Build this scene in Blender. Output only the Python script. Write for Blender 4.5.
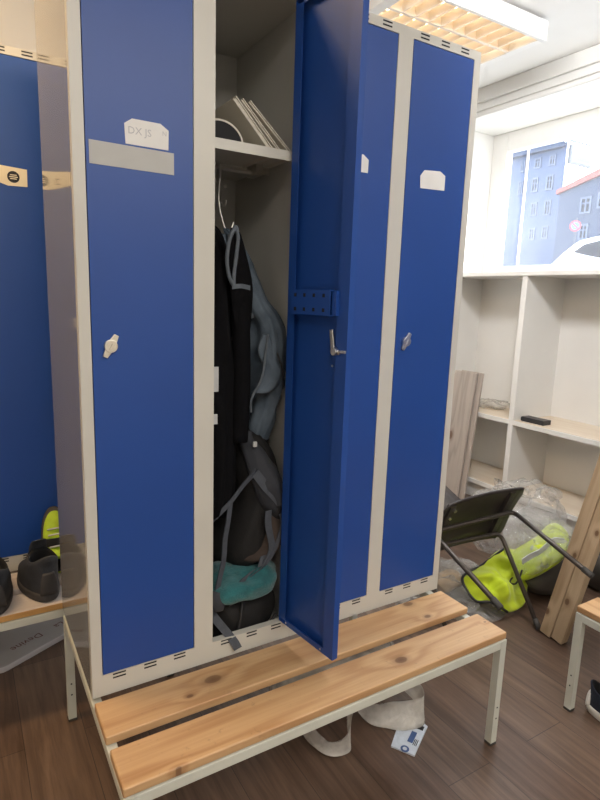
import bpy, bmesh, math, random
from mathutils import Vector, Matrix, noise
for o in list(bpy.data.objects): bpy.data.objects.remove(o, do_unlink=True)
S = bpy.context.scene
COL = S.collection
V = Vector
R = math.radians

# ------------------------------------------------------------------ camera
CP = V((-0.2321, -1.3505, 1.4305))
FPX = 563.35
yaw, pit, rol = 0.54646, -0.18075, -0.03309
fw = V((math.sin(yaw)*math.cos(pit), math.cos(yaw)*math.cos(pit), math.sin(pit)))
r0 = V((math.cos(yaw), -math.sin(yaw), 0)); d0 = fw.cross(r0)
rt = math.cos(rol)*r0 + math.sin(rol)*d0
dn = -math.sin(rol)*r0 + math.cos(rol)*d0
cam = bpy.data.cameras.new('camera'); camo = bpy.data.objects.new('camera', cam); COL.objects.link(camo)
cam.sensor_fit = 'VERTICAL'; cam.sensor_height = 36.0; cam.lens = FPX*36/800
cam.clip_start = 0.05; cam.clip_end = 300
mw = Matrix.Identity(4)
for i in range(3):
    mw[i][0] = rt[i]; mw[i][1] = -dn[i]; mw[i][2] = -fw[i]; mw[i][3] = CP[i]
camo.matrix_world = mw
S.camera = camo
S.view_settings.view_transform = 'Standard'; S.view_settings.look = 'None'
S.view_settings.gamma = 1; S.view_settings.use_curve_mapping = False
S.view_settings.exposure = 0.36

def at(px, py, ax, val):
    """pixel of the photograph -> the point where its ray meets a plane of the room"""
    d = rt*((px-300)/FPX) + dn*((py-400)/FPX) + fw
    return CP + d*((val-CP[ax])/d[ax])

# ------------------------------------------------------------------ light
W = bpy.data.worlds.new('sky'); S.world = W; W.use_nodes = True
wn = W.node_tree.nodes; wn['Background'].inputs[0].default_value = (0.80, 0.90, 1.0, 1); wn['Background'].inputs[1].default_value = 6.0
def lamp(name, kind, loc, energy, color, direction=None, size=None, portal=False, angle=None):
    l = bpy.data.lights.new(name, kind); l.energy = energy; l.color = color
    o = bpy.data.objects.new(name, l); COL.objects.link(o); o.location = loc
    if direction is not None: o.rotation_euler = V(direction).to_track_quat('-Z', 'Y').to_euler()
    if size: l.shape = 'RECTANGLE'; l.size, l.size_y = size
    if portal: l.cycles.is_portal = True
    if angle is not None: l.angle = angle
    return o
lamp('sun', 'SUN', (8, -2, 8), 9.0, (1.0, 0.96, 0.90), (-1, 1.0, -0.88), angle=R(0.6))
lamp('sky_portal', 'AREA', (3.56, 0.85, 2.15), 1, (1, 1, 1), (-1, 0, 0), size=(2.1, 1.0), portal=True)
lamp('fill_light_front', 'AREA', (0.45, -2.2, 2.82), 90, (1.0, 0.94, 0.86), (0, 0.25, -1), size=(3.2, 1.6))  # added fill behind the camera, no fitting built; lifts the dim room
lamp('fill_light_side', 'AREA', (1.42, 0.02, 2.80), 42, (0.98, 0.98, 1.0), (0.75, 0.12, -0.65), size=(0.9, 0.4))  # added unseen fill that brightens the shelf, bags and bench end
lamp('room_light_left', 'AREA', (-0.75, 0.45, 2.82), 24, (1.0, 0.66, 0.33), (0, 0.3, -1), size=(1.0, 0.3))

# ------------------------------------------------------------------ materials
def nodes(name):
    m = bpy.data.materials.new(name); m.use_nodes = True
    return m, m.node_tree.nodes, m.node_tree.links, m.node_tree.nodes['Principled BSDF']
def c4(c): return (c[0], c[1], c[2], 1)
def mat(name, col, rough=0.5, metal=0.0, var=0.0, vscale=6.0, bump=0.0, bscale=60.0, spec=0.5, col2=None, stretch=None, emit=None, sheen=0):
    m, N, L, B = nodes(name)
    B.inputs['Roughness'].default_value = rough; B.inputs['Metallic'].default_value = metal
    B.inputs['Specular IOR Level'].default_value = spec
    B.inputs['Base Color'].default_value = c4(col)
    if sheen: B.inputs['Sheen Weight'].default_value = sheen
    tc = N.new('ShaderNodeTexCoord'); vec = tc.outputs['Object']
    if stretch:
        mp = N.new('ShaderNodeMapping'); mp.inputs['Scale'].default_value = stretch; L.new(vec, mp.inputs[0]); vec = mp.outputs[0]
    if var or col2:
        n = N.new('ShaderNodeTexNoise'); n.inputs['Scale'].default_value = vscale; n.inputs['Detail'].default_value = 6; L.new(vec, n.inputs['Vector'])
        r = N.new('ShaderNodeValToRGB'); L.new(n.outputs['Fac'], r.inputs[0])
        a = col if col2 else [x*(1-var) for x in col]; b = col2 or [min(1, x*(1+var)) for x in col]
        r.color_ramp.elements[0].position = .3; r.color_ramp.elements[1].position = .7
        r.color_ramp.elements[0].color = c4(a); r.color_ramp.elements[1].color = c4(b); L.new(r.outputs[0], B.inputs['Base Color'])
    if bump:
        n = N.new('ShaderNodeTexNoise'); n.inputs['Scale'].default_value = bscale; n.inputs['Detail'].default_value = 4; L.new(vec, n.inputs['Vector'])
        b = N.new('ShaderNodeBump'); b.inputs['Strength'].default_value = bump; b.inputs['Distance'].default_value = .004
        L.new(n.outputs['Fac'], b.inputs['Height']); L.new(b.outputs[0], B.inputs['Normal'])
    if emit:
        B.inputs['Emission Color'].default_value = c4(emit[0]); B.inputs['Emission Strength'].default_value = emit[1]
    return m

def wood(name, light, dark, axis=0, seed=0.0, knots=(), rough=0.45, freq=26.0, contrast=1.0, plane=(0, 1), wear=0):
    """plain-sawn board; grain runs along `axis`; knots are (along, across, radius) in the thing's own coordinates"""
    m, N, L, B = nodes(name)
    B.inputs['Roughness'].default_value = rough
    tc = N.new('ShaderNodeTexCoord'); sp = N.new('ShaderNodeSeparateXYZ'); L.new(tc.outputs['Object'], sp.inputs[0])
    def math_(op, a, b=None):
        n = N.new('ShaderNodeMath'); n.operation = op
        for i, v in enumerate((a, b)):
            if v is None: continue
            if isinstance(v, (int, float)): n.inputs[i].default_value = v
            else: L.new(v, n.inputs[i])
        return n.outputs[0]
    mp = N.new('ShaderNodeMapping'); sc = [9, 9, 9]; sc[axis] = 0.9; mp.inputs['Scale'].default_value = sc; mp.inputs['Location'].default_value = (seed, seed*1.7, seed*.6)
    L.new(tc.outputs['Object'], mp.inputs[0])
    n1 = N.new('ShaderNodeTexNoise'); n1.inputs['Scale'].default_value = 1.3; n1.inputs['Detail'].default_value = 2; L.new(mp.outputs[0], n1.inputs['Vector'])
    mp2 = N.new('ShaderNodeMapping'); sc2 = [160, 160, 160]; sc2[axis] = 5; mp2.inputs['Scale'].default_value = sc2; L.new(tc.outputs['Object'], mp2.inputs[0])
    n2 = N.new('ShaderNodeTexNoise'); n2.inputs['Scale'].default_value = 1; n2.inputs['Detail'].default_value = 3; L.new(mp2.outputs[0], n2.inputs['Vector'])
    al, ac = sp.outputs[plane[0]], sp.outputs[plane[1]]
    phase = math_('MULTIPLY', n1.outputs['Fac'], freq)
    kn = None
    for (ka, kc, kr) in knots:
        dx = math_('MULTIPLY', math_('SUBTRACT', al, ka), 0.62); dy = math_('SUBTRACT', ac, kc)
        d = math_('SQRT', math_('ADD', math_('MULTIPLY', dx, dx), math_('MULTIPLY', dy, dy)))
        dk = math_('DIVIDE', d, kr)
        g = math_('POWER', 2.718, math_('MULTIPLY', math_('MULTIPLY', dk, dk), -0.09))
        phase = math_('ADD', phase, math_('MULTIPLY', g, 5.0))
        kn = dk if kn is None else math_('MINIMUM', kn, dk)
    ring = math_('MULTIPLY', math_('ADD', math_('SINE', phase), 1.0), .5)
    ring = math_('POWER', ring, 2.0)
    f = math_('ADD', math_('MULTIPLY', ring, .42*contrast), math_('MULTIPLY', n2.outputs['Fac'], .55*contrast))
    r = N.new('ShaderNodeValToRGB'); L.new(f, r.inputs[0])
    r.color_ramp.elements[0].position = .15; r.color_ramp.elements[1].position = 1.0
    r.color_ramp.elements[0].color = c4(light); r.color_ramp.elements[1].color = c4(dark)
    col = r.outputs[0]
    if kn is not None:
        kr_ = N.new('ShaderNodeValToRGB'); L.new(math_('DIVIDE', kn, 2.0), kr_.inputs[0])
        e = kr_.color_ramp.elements; e[0].position = 0; e[0].color = (.9, .9, .9, 1); e[1].position = 1.0; e[1].color = (0, 0, 0, 1)
        e2 = kr_.color_ramp.elements.new(.42); e2.color = (.75, .75, .75, 1); e3 = kr_.color_ramp.elements.new(.55); e3.color = (.28, .28, .28, 1)
        mx = N.new('ShaderNodeMix'); mx.data_type = 'RGBA'; L.new(kr_.outputs[0], mx.inputs[0]); L.new(col, mx.inputs[6]); mx.inputs[7].default_value = (.13, .055, .022, 1)
        col = mx.outputs[2]
    if wear:
        n3 = N.new('ShaderNodeTexNoise'); n3.inputs['Scale'].default_value = 38; n3.inputs['Detail'].default_value = 8; n3.inputs['Roughness'].default_value = .75; L.new(tc.outputs['Object'], n3.inputs['Vector'])
        r3 = N.new('ShaderNodeValToRGB'); L.new(n3.outputs['Fac'], r3.inputs[0]); r3.color_ramp.elements[0].position = .60; r3.color_ramp.elements[1].position = .78
        r3.color_ramp.elements[0].color = (0, 0, 0, 1); r3.color_ramp.elements[1].color = (wear, wear, wear, 1)
        mx = N.new('ShaderNodeMix'); mx.data_type = 'RGBA'; L.new(r3.outputs[0], mx.inputs[0]); L.new(col, mx.inputs[6]); mx.inputs[7].default_value = (.10, .06, .035, 1); col = mx.outputs[2]
    L.new(col, B.inputs['Base Color'])
    bp = N.new('ShaderNodeBump'); bp.inputs['Strength'].default_value = .12; bp.inputs['Distance'].default_value = .002; L.new(n2.outputs['Fac'], bp.inputs['Height']); L.new(bp.outputs[0], B.inputs['Normal'])
    return m

def floor_mat():
    m, N, L, B = nodes('floor_vinyl'); B.inputs['Roughness'].default_value = .42
    tc = N.new('ShaderNodeTexCoord'); mp = N.new('ShaderNodeMapping'); mp.inputs['Rotation'].default_value = (0, 0, R(90)); L.new(tc.outputs['Object'], mp.inputs[0])
    br = N.new('ShaderNodeTexBrick'); L.new(mp.outputs[0], br.inputs['Vector']); br.offset = .37; br.offset_frequency = 2
    for k, v in (('Scale', 1), ('Mortar Size', .0012), ('Bias', 0), ('Brick Width', 1.2), ('Row Height', .18), ('Mortar Smooth', .2)): br.inputs[k].default_value = v
    br.inputs['Color1'].default_value = (.105, .063, .043, 1); br.inputs['Color2'].default_value = (.158, .104, .073, 1); br.inputs['Mortar'].default_value = (.05, .035, .027, 1)
    m2 = N.new('ShaderNodeMapping'); m2.inputs['Scale'].default_value = (38, 2.2, 1); L.new(tc.outputs['Object'], m2.inputs[0])
    n = N.new('ShaderNodeTexNoise'); n.inputs['Scale'].default_value = 1; n.inputs['Detail'].default_value = 7; n.inputs['Roughness'].default_value = .65; n.inputs['Distortion'].default_value = .6; L.new(m2.outputs[0], n.inputs['Vector'])
    r = N.new('ShaderNodeValToRGB'); L.new(n.outputs['Fac'], r.inputs[0]); r.color_ramp.elements[0].position = .28; r.color_ramp.elements[1].position = .75
    r.color_ramp.elements[0].color = (.50, .47, .45, 1); r.color_ramp.elements[1].color = (1.35, 1.33, 1.32, 1)
    mx = N.new('ShaderNodeMix'); mx.data_type = 'RGBA'; mx.blend_type = 'MULTIPLY'; mx.inputs[0].default_value = 1; L.new(br.outputs['Color'], mx.inputs[6]); L.new(r.outputs[0], mx.inputs[7])
    L.new(mx.outputs[2], B.inputs['Base Color'])
    b = N.new('ShaderNodeBump'); b.inputs['Strength'].default_value = .15; b.inputs['Distance'].default_value = .002; L.new(n.outputs['Fac'], b.inputs['Height']); L.new(b.outputs[0], B.inputs['Normal'])
    return m

def glass_mat(name, film=0.2, tint=(1, 1, 1), gloss_rough=0.02, crumple=0.0, film_col=(.9, .92, .95), film_scale=3.0, ior=1.5):
    """thin clear sheet: see-through + Fresnel gloss + a dusty or milky film"""
    m = bpy.data.materials.new(name); m.use_nodes = True; N = m.node_tree.nodes; L = m.node_tree.links
    N.remove(N['Principled BSDF']); out = N['Material Output']
    t = N.new('ShaderNodeBsdfTransparent'); t.inputs[0].default_value = c4(tint)
    g = N.new('ShaderNodeBsdfGlossy'); g.inputs['Roughness'].default_value = gloss_rough
    fr = N.new('ShaderNodeFresnel'); fr.inputs[0].default_value = ior
    d = N.new('ShaderNodeBsdfDiffuse'); d.inputs[0].default_value = c4(film_col)
    tl = N.new('ShaderNodeBsdfTranslucent'); tl.inputs[0].default_value = c4(film_col)
    dm = N.new('ShaderNodeMixShader'); dm.inputs[0].default_value = .5; L.new(d.outputs[0], dm.inputs[1]); L.new(tl.outputs[0], dm.inputs[2])
    tc = N.new('ShaderNodeTexCoord'); n = N.new('ShaderNodeTexNoise'); n.inputs['Scale'].default_value = film_scale; n.inputs['Detail'].default_value = 5; L.new(tc.outputs['Object'], n.inputs['Vector'])
    r = N.new('ShaderNodeValToRGB'); L.new(n.outputs['Fac'], r.inputs[0]); r.color_ramp.elements[0].position = .3; r.color_ramp.elements[1].position = .7
    a, b = film*.55, min(1, film*1.5); r.color_ramp.elements[0].color = (a, a, a, 1); r.color_ramp.elements[1].color = (b, b, b, 1)
    m1 = N.new('ShaderNodeMixShader'); L.new(r.outputs[0], m1.inputs[0]); L.new(t.outputs[0], m1.inputs[1]); L.new(dm.outputs[0], m1.inputs[2])
    m2 = N.new('ShaderNodeMixShader'); ge = N.new('ShaderNodeNewGeometry'); fm = N.new('ShaderNodeMath'); fm.operation = 'MULTIPLY'; fi = N.new('ShaderNodeMath'); fi.operation = 'SUBTRACT'; fi.inputs[0].default_value = 1
    L.new(ge.outputs['Backfacing'], fi.inputs[1]); L.new(fr.outputs[0], fm.inputs[0]); L.new(fi.outputs[0], fm.inputs[1]); L.new(fm.outputs[0], m2.inputs[0]); L.new(m1.outputs[0], m2.inputs[1]); L.new(g.outputs[0], m2.inputs[2])
    if crumple:
        n5 = N.new('ShaderNodeTexNoise'); n5.inputs['Scale'].default_value = 22; n5.inputs['Detail'].default_value = 5; L.new(tc.outputs['Object'], n5.inputs['Vector'])
        bp = N.new('ShaderNodeBump'); bp.inputs['Strength'].default_value = crumple; bp.inputs['Distance'].default_value = .03; L.new(n5.outputs['Fac'], bp.inputs['Height'])
        for q in (g, fr, d): L.new(bp.outputs[0], q.inputs['Normal'])
    L.new(m2.outputs[0], out.inputs['Surface'])
    return m

M = {}
M['blue'] = mat('locker_blue_paint', (.013, .065, .295), .40, var=.05, vscale=3, spec=.5, bump=.02, bscale=220)
M['blue_in'] = mat('door_inside_blue_paint', (.014, .062, .280), .34, var=.05, vscale=3, spec=.5)
M['grey'] = mat('locker_grey_paint', (.60, .585, .525), .36, var=.03, vscale=5, spec=.5)
M['panel'] = mat('locker_panel_gloss_grey', (.28, .275, .265), .07, var=.03, vscale=2, spec=1.0, bump=.003, bscale=5)
M['panel'].node_tree.nodes['Principled BSDF'].inputs['IOR'].default_value = 1.75
M['inner'] = mat('locker_inner_grey', (.52, .51, .47), .45, var=.04, vscale=6)
M['dark'] = mat('gap_dark', (.012, .012, .014), .8, var=.1)
M['chrome'] = mat('latch_metal', (.72, .70, .66), .28, 1.0, var=.06, vscale=40)
M['brass'] = mat('latch_nickel', (.80, .74, .62), .32, 1.0, var=.06, vscale=40)
M['paper'] = mat('paper_white', (.80, .79, .76), .7, var=.03, vscale=20)
M['tape'] = mat('grey_label_strip', (.47, .47, .45), .5, var=.03, vscale=20)
M['pencil'] = mat('pencil_mark', (.50, .50, .52), .7, var=.05)
M['cream'] = mat('cream_label', (.85, .76, .56), .6, var=.03, vscale=20)
M['black'] = mat('black_print', (.012, .012, .014), .5, var=.1)
M['wall'] = mat('white_wall_paint', (.82, .81, .78), .6, var=.02, vscale=3, bump=.03, bscale=90)
M['ceil'] = mat('white_ceiling_paint', (.80, .79, .77), .7, var=.02, vscale=3, bump=.03, bscale=60)
M['trim'] = mat('trim_white_paint', (.72, .71, .68), .45, var=.02, vscale=4)
M['sill'] = mat('white_board', (.80, .79, .76), .4, var=.02, vscale=4)
M['shelfwood'] = mat('pale_shelf_board', (.72, .60, .46), .45, col2=(.80, .70, .57), vscale=2, stretch=(8, 1, 8))
M['floor'] = floor_mat()
M['frame'] = mat('bench_steel_paint', (.62, .63, .55), .36, var=.05, vscale=12)
M['foot'] = mat('rubber_foot', (.05, .045, .04), .7, var=.2)
PL, PD = (.62, .395, .20), (.40, .20, .078)
M['timber'] = wood('sawn_timber', (.60, .45, .29), (.40, .27, .155), axis=2, seed=3.3, rough=.6, freq=18, plane=(2, 1), knots=((.11, .02, .010), (.42, -.012, .008)))
M['timber2'] = wood('sawn_timber_pale', (.64, .49, .32), (.43, .29, .17), axis=2, seed=7.1, rough=.6, freq=18, plane=(2, 1), knots=((.2, .01, .010), (.55, -.01, .008)))
M['vinyl'] = wood('grey_oak_flooring', (.50, .44, .39), (.33, .28, .24), axis=2, seed=1.3, rough=.4, freq=24, plane=(2, 1), knots=((.45, .05, .02),))
M['white_gloss'] = mat('lamp_white_enamel', (.80, .79, .77), .35, var=.02)
M['louvre'] = mat('lamp_louvre', (.80, .72, .62), .35, var=.02, spec=.6)
M['tube'] = mat('fluorescent_tube', (1, .9, .75), .4, var=.01, emit=((1.0, .74, .45), 4))
M['cloth_black'] = mat('black_cloth', (.0035, .0035, .0045), .9, var=.25, vscale=30, bump=.3, bscale=120)
M['cloth_black'].node_tree.nodes['Principled BSDF'].inputs['Specular IOR Level'].default_value = .15
M['denim'] = mat('blue_grey_denim', (.045, .066, .090), .85, col2=(.125, .16, .20), vscale=14, bump=.3, bscale=300)
M['denim_seam'] = mat('denim_seam', (.11, .13, .15), .85, var=.15, vscale=60)
M['pack'] = mat('grey_backpack_cloth', (.036, .039, .048), .8, var=.25, vscale=12, bump=.25, bscale=160)
M['strap'] = mat('grey_webbing', (.062, .070, .086), .75, var=.15, vscale=60, bump=.2, bscale=300)
M['brownbag'] = mat('dark_brown_cloth', (.055, .038, .030), .85, var=.25, vscale=12, bump=.3, bscale=120)
M['blackbag'] = mat('black_bag_cloth', (.0065, .006, .006), .8, var=.25, vscale=12, bump=.25, bscale=120)
M['teal'] = mat('teal_towel', (.020, .135, .145), .95, var=.25, vscale=40, bump=.9, bscale=240, sheen=.3)
M['binder'] = mat('cream_board_cover', (.70, .66, .57), .6, var=.06, vscale=8)
M['pages'] = mat('page_edges', (.66, .62, .53), .8, var=.1, vscale=80)
M['shoe_black'] = mat('black_shoe_cloth', (.030, .033, .040), .75, var=.3, vscale=30, bump=.35, bscale=160)
M['shoe_sole'] = mat('dark_shoe_sole', (.045, .042, .042), .7, var=.2, vscale=40)
M['lining'] = mat('shoe_lining', (.006, .006, .007), .9, var=.2)
M['neon'] = mat('neon_yellow_cloth', (.52, .64, .014), .75, var=.10, vscale=16, bump=.3, bscale=140, sheen=.2)
M['neon_shoe'] = mat('neon_shoe_mesh', (.42, .60, .03), .7, var=.15, vscale=40, bump=.3, bscale=200)
M['piping'] = mat('black_piping', (.015, .015, .017), .6, var=.1)
M['silver'] = mat('reflective_strip', (.55, .56, .55), .35, var=.08, vscale=30)
M['navy'] = mat('navy_shoe_cloth', (.016, .024, .045), .75, var=.2, vscale=30, bump=.3, bscale=160)
M['rubber_white'] = mat('white_sole_rubber', (.72, .70, .65), .5, var=.05)
M['lid'] = mat('pale_grey_board', (.36, .345, .34), .5, var=.05, vscale=10)
M['lid_edge'] = mat('pale_board_edge', (.52, .49, .49), .5, var=.05, vscale=10)
M['marker'] = mat('red_brown_marker', (.13, .04, .03), .6, var=.1)
M['shell'] = mat('black_chair_shell', (.036, .029, .027), .5, var=.3, vscale=9, bump=.15, bscale=18)
M['tube_metal'] = mat('dark_bronze_tube', (.085, .072, .064), .36, .55, var=.15, vscale=30)
M['taupe'] = mat('dark_taupe_cloth', (.085, .075, .066), .7, var=.2, vscale=10, bump=.3, bscale=40)
M['tan'] = mat('tan_cloth', (.45, .31, .17), .85, var=.2, vscale=18, bump=.4, bscale=50)
M['clear'] = glass_mat('clear_plastic_film', .22, gloss_rough=.13, crumple=1.0, film_scale=9, film_col=(.90, .90, .88))
M['carrier'] = glass_mat('milky_plastic_film', .62, gloss_rough=.22, crumple=.6, film_scale=12, film_col=(.84, .81, .75))
M['pane'] = glass_mat('window_glass', .05, film_scale=1.3, film_col=(.95, .96, 1.0))
M['card'] = mat('card_blue_white', (.58, .64, .72), .4, var=.1, vscale=60)
M['card_blue'] = mat('card_print_blue', (.05, .10, .26), .5, var=.1)
M['device'] = mat('black_plastic', (.022, .022, .025), .4, var=.1)
M['facade'] = mat('grey_blue_render', (.035, .056, .115), .8, var=.08, vscale=.6, bump=.1)
M['facade2'] = mat('darker_blue_render', (.020, .032, .066), .8, var=.08, vscale=.6, bump=.1)
M['roof'] = mat('red_roof_tile', (.20, .05, .04), .8, var=.15, vscale=4)
M['win_dark'] = mat('street_window_glass', (.005, .007, .014), .6, var=.1, spec=.1)
M['win_white'] = mat('street_window_frame', (.055, .075, .125), .6, var=.05)
M['street'] = mat('street_asphalt', (.20, .21, .23), .9, var=.1, vscale=2)
M['car_white'] = mat('white_car_paint', (.82, .83, .85), .2, var=.02, spec=.7)
M['sign_red'] = mat('sign_red', (.40, .02, .03), .4, var=.03)
M['sign_blue'] = mat('sign_blue', (.05, .12, .50), .4, var=.03)
M['sign_grey'] = mat('sign_pale_grey', (.022, .030, .048), .5, var=.05)
M['sign_light'] = mat('sign_letter_white', (.045, .058, .082), .5, var=.03)

# ------------------------------------------------------------------ mesh building
ORG = {}
def catmull(pts, n):
    out = []; m = len(pts)
    for i in range(m-1):
        p0, p1, p2, p3 = pts[max(i-1, 0)], pts[i], pts[i+1], pts[min(i+2, m-1)]
        for k in range(n):
            t = k/n
            out.append(tuple(.5*((2*b)+(c-a)*t+(2*a-5*b+4*c-d)*t*t+(3*b-a-3*c+d)*t**3) for a, b, c, d in zip(p0, p1, p2, p3)))
    out.append(tuple(pts[-1])); return out
class MB:
    def __init__(s): s.b = bmesh.new(); s.T = None
    def v(s, p): return s.b.verts.new(V(p) if s.T is None else s.T @ V(p))
    def f(s, vs, mi=0):
        try: q = s.b.faces.new(vs); q.material_index = mi; return q
        except ValueError: return None
    def box(s, x0, x1, y0, y1, z0, z1, mi=0):
        p = [s.v((x, y, z)) for z in (z0, z1) for y in (y0, y1) for x in (x0, x1)]
        for q in ((0, 2, 3, 1), (4, 5, 7, 6), (0, 1, 5, 4), (2, 6, 7, 3), (0, 4, 6, 2), (1, 3, 7, 5)): s.f([p[i] for i in q], mi)
        return s
    def obox(s, c, u, v, w, mi=0):
        """box from centre and three half-extent vectors"""
        c, u, v, w = V(c), V(u), V(v), V(w)
        p = [s.v(c+u*i+v*j+w*k) for k in (-1, 1) for j in (-1, 1) for i in (-1, 1)]
        for q in ((0, 2, 3, 1), (4, 5, 7, 6), (0, 1, 5, 4), (2, 6, 7, 3), (0, 4, 6, 2), (1, 3, 7, 5)): s.f([p[i] for i in q], mi)
        return s
    def ring(s, pts): return [s.v(p) for p in pts]
    def bridge(s, a, b, mi=0):
        n = len(a)
        for i in range(n): s.f([a[i], a[(i+1) % n], b[(i+1) % n], b[i]], mi)
    def loft(s, rings, mi=0, cap0=True, cap1=True, mis=None):
        rs = [s.ring(r) for r in rings]
        for i in range(len(rs)-1): s.bridge(rs[i], rs[i+1], mis[i] if mis else mi)
        if cap0: s.f(rs[0][::-1], mis[0] if mis else mi)
        if cap1: s.f(rs[-1], mis[-1] if mis else mi)
        return s
    def tube(s, pts, r, n=10, mi=0, rr=None):
        pts = [V(p) for p in pts]; t0 = (pts[1]-pts[0]).normalized()
        nrm = t0.orthogonal().normalized(); rings = []
        for i, p in enumerate(pts):
            t = (pts[min(i+1, len(pts)-1)]-pts[max(i-1, 0)]).normalized()
            nrm = (nrm-t*nrm.dot(t)).normalized(); bi = t.cross(nrm)
            q = rr[i] if rr else r
            rings.append([p+(nrm*math.cos(a)+bi*math.sin(a))*q for a in [2*math.pi*k/n for k in range(n)]])
        return s.loft(rings, mi)
    def prism(s, poly, ext, mi=0):
        ext = V(ext); a = s.ring(poly); b = s.ring([V(p)+ext for p in poly])
        s.f(a[::-1], mi); s.f(b, mi); s.bridge(a, b, mi); return s
    def disc(s, c, nrm, r, h, n=24, mi=0):
        nrm = V(nrm).normalized(); c = V(c); return s.tube([c, c+nrm*h], r, n, mi)
    def rows(s, rows, n=28, sub=4, fold=0.0, k=7, seed=0, mi=0, lump=0.0, ls=9.0, sq=1.0):
        """stack of ellipse-like sections (cx,cy,cz,rx,ry) with hanging folds and lumps"""
        rr = catmull([tuple(r) for r in rows], sub); rings = []
        for (cx, cy, cz, rx, ry) in rr:
            rg = []
            for i in range(n):
                a = 2*math.pi*i/n
                q = 1+fold*math.sin(k*a+seed+cz*6+1.5*math.sin(cz*9+seed))+fold*.6*math.sin((k*2+1)*a+seed*2-cz*11)
                ca, sa = math.cos(a), math.sin(a)
                if sq != 1: ca = math.copysign(abs(ca)**sq, ca); sa = math.copysign(abs(sa)**sq, sa)
                p = V((cx+rx*q*ca, cy+ry*q*sa, cz))
                if lump: p += noise.noise_vector(p*ls+V((seed, seed*2, 0)))*lump
                rg.append(p)
            rings.append(rg)
        return s.loft(rings, mi)
    def patch(s, border, bulge, n=40, m=14, amp=.01, ls=12, seed=0, mi=0, centre=None, pw=2.0):
        """soft sheet: border loop of points pulled towards a raised centre, wrinkled"""
        bp = catmull([tuple(p) for p in border]+[tuple(border[0])], max(2, n//len(border)))[:-1]
        bp = [V(p) for p in bp]; c = V(centre) if centre else sum(bp, V())/len(bp); bulge = V(bulge); bn = bulge.normalized() if bulge.length else V((0, 0, 1))
        rings = []
        for j in range(m):
            f = 1-j/m
            rings.append([c+(p-c)*f+bulge*(1-f**pw)+bn*amp*(.25+.75*(1-f**4))*(noise.noise(((c+(p-c)*f)*ls)+V((seed, 0, seed)))+.5*noise.noise((c+(p-c)*f)*ls*2.3+V((0, seed, 0)))) for p in bp])
        rs = [s.ring(r) for r in rings]
        for i in range(m-1): s.bridge(rs[i], rs[i+1], mi)
        cv = s.v(c+bulge)
        for i in range(len(rs[-1])): s.f([rs[-1][i], rs[-1][(i+1) % len(rs[-1])], cv], mi)
        return s
    def ribbon(s, pts, width, sub=6, mi=0, wob=0.0, seed=0, th=0):
        """band along pts; width is one vector per point"""
        rr = catmull([tuple(p)+tuple(w) for p, w in zip(pts, width)], sub); prev = None
        for r in rr:
            p = V(r[:3]); w = V(r[3:]); row = []
            for j in range(6):
                q = p+w*(j/5-.5)
                if wob: q += noise.noise_vector(q*14+V((seed, 0, 0)))*wob
                row.append(s.v(q))
            if prev:
                for j in range(5): s.f([prev[j], prev[j+1], row[j+1], row[j]], mi)
            prev = row
        return s
    def text(s, body, size, mtx, mi=0):
        cu = bpy.data.curves.new('t', 'FONT'); cu.body = body; cu.size = size; cu.resolution_u = 2
        ob = bpy.data.objects.new('t', cu); me = bpy.data.meshes.new_from_object(ob)
        vs = [s.v(mtx @ v.co) for v in me.vertices]
        for p in me.polygons: s.f([vs[i] for i in p.vertices], mi)
        bpy.data.objects.remove(ob); bpy.data.curves.remove(cu); bpy.data.meshes.remove(me); return s
    def xf(s, mtx): bmesh.ops.transform(s.b, matrix=mtx, verts=s.b.verts); return s
    def build(s, name, mats, parent=None, bevel=0, smooth=False, sub=0, solid=0, seg=2):
        if not isinstance(mats, (list, tuple)): mats = [mats]
        bmesh.ops.recalc_face_normals(s.b, faces=s.b.faces)
        if parent is not None: o0 = ORG[parent.name]
        else:
            xs = [v.co for v in s.b.verts]; o0 = V(((min(v.x for v in xs)+max(v.x for v in xs))/2, (min(v.y for v in xs)+max(v.y for v in xs))/2, min(v.z for v in xs)))
        for v in s.b.verts: v.co -= o0
        me = bpy.data.meshes.new(name); s.b.to_mesh(me); s.b.free()
        for m in mats: me.materials.append(m)
        if smooth:
            for p in me.polygons: p.use_smooth = True
        o = bpy.data.objects.new(name, me); COL.objects.link(o)
        if parent is not None: o.parent = parent
        else: o.location = o0
        ORG[o.name] = o0
        if solid: md = o.modifiers.new('solid', 'SOLIDIFY'); md.thickness = solid; md.offset = 0
        if bevel: md = o.modifiers.new('bevel', 'BEVEL'); md.width = bevel; md.segments = seg; md.limit_method = 'ANGLE'; md.angle_limit = R(40)
        if sub: md = o.modifiers.new('sub', 'SUBSURF'); md.levels = sub; md.render_levels = sub
        return o
def tag(o, label, cat, group=None, kind=None):
    o['label'] = label; o['category'] = cat
    if group: o['group'] = group
    if kind: o['kind'] = kind
    return o
def thing(name, loc, label, cat, group=None):
    o = bpy.data.objects.new(name, None); COL.objects.link(o); o.location = loc; o.empty_display_size = .1
    ORG[o.name] = V(loc); return tag(o, label, cat, group)
def struct(o): o['kind'] = 'structure'; return o
def lab(o, t): o['label'] = t; return o
def B(*a): return MB().box(*a)

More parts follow.
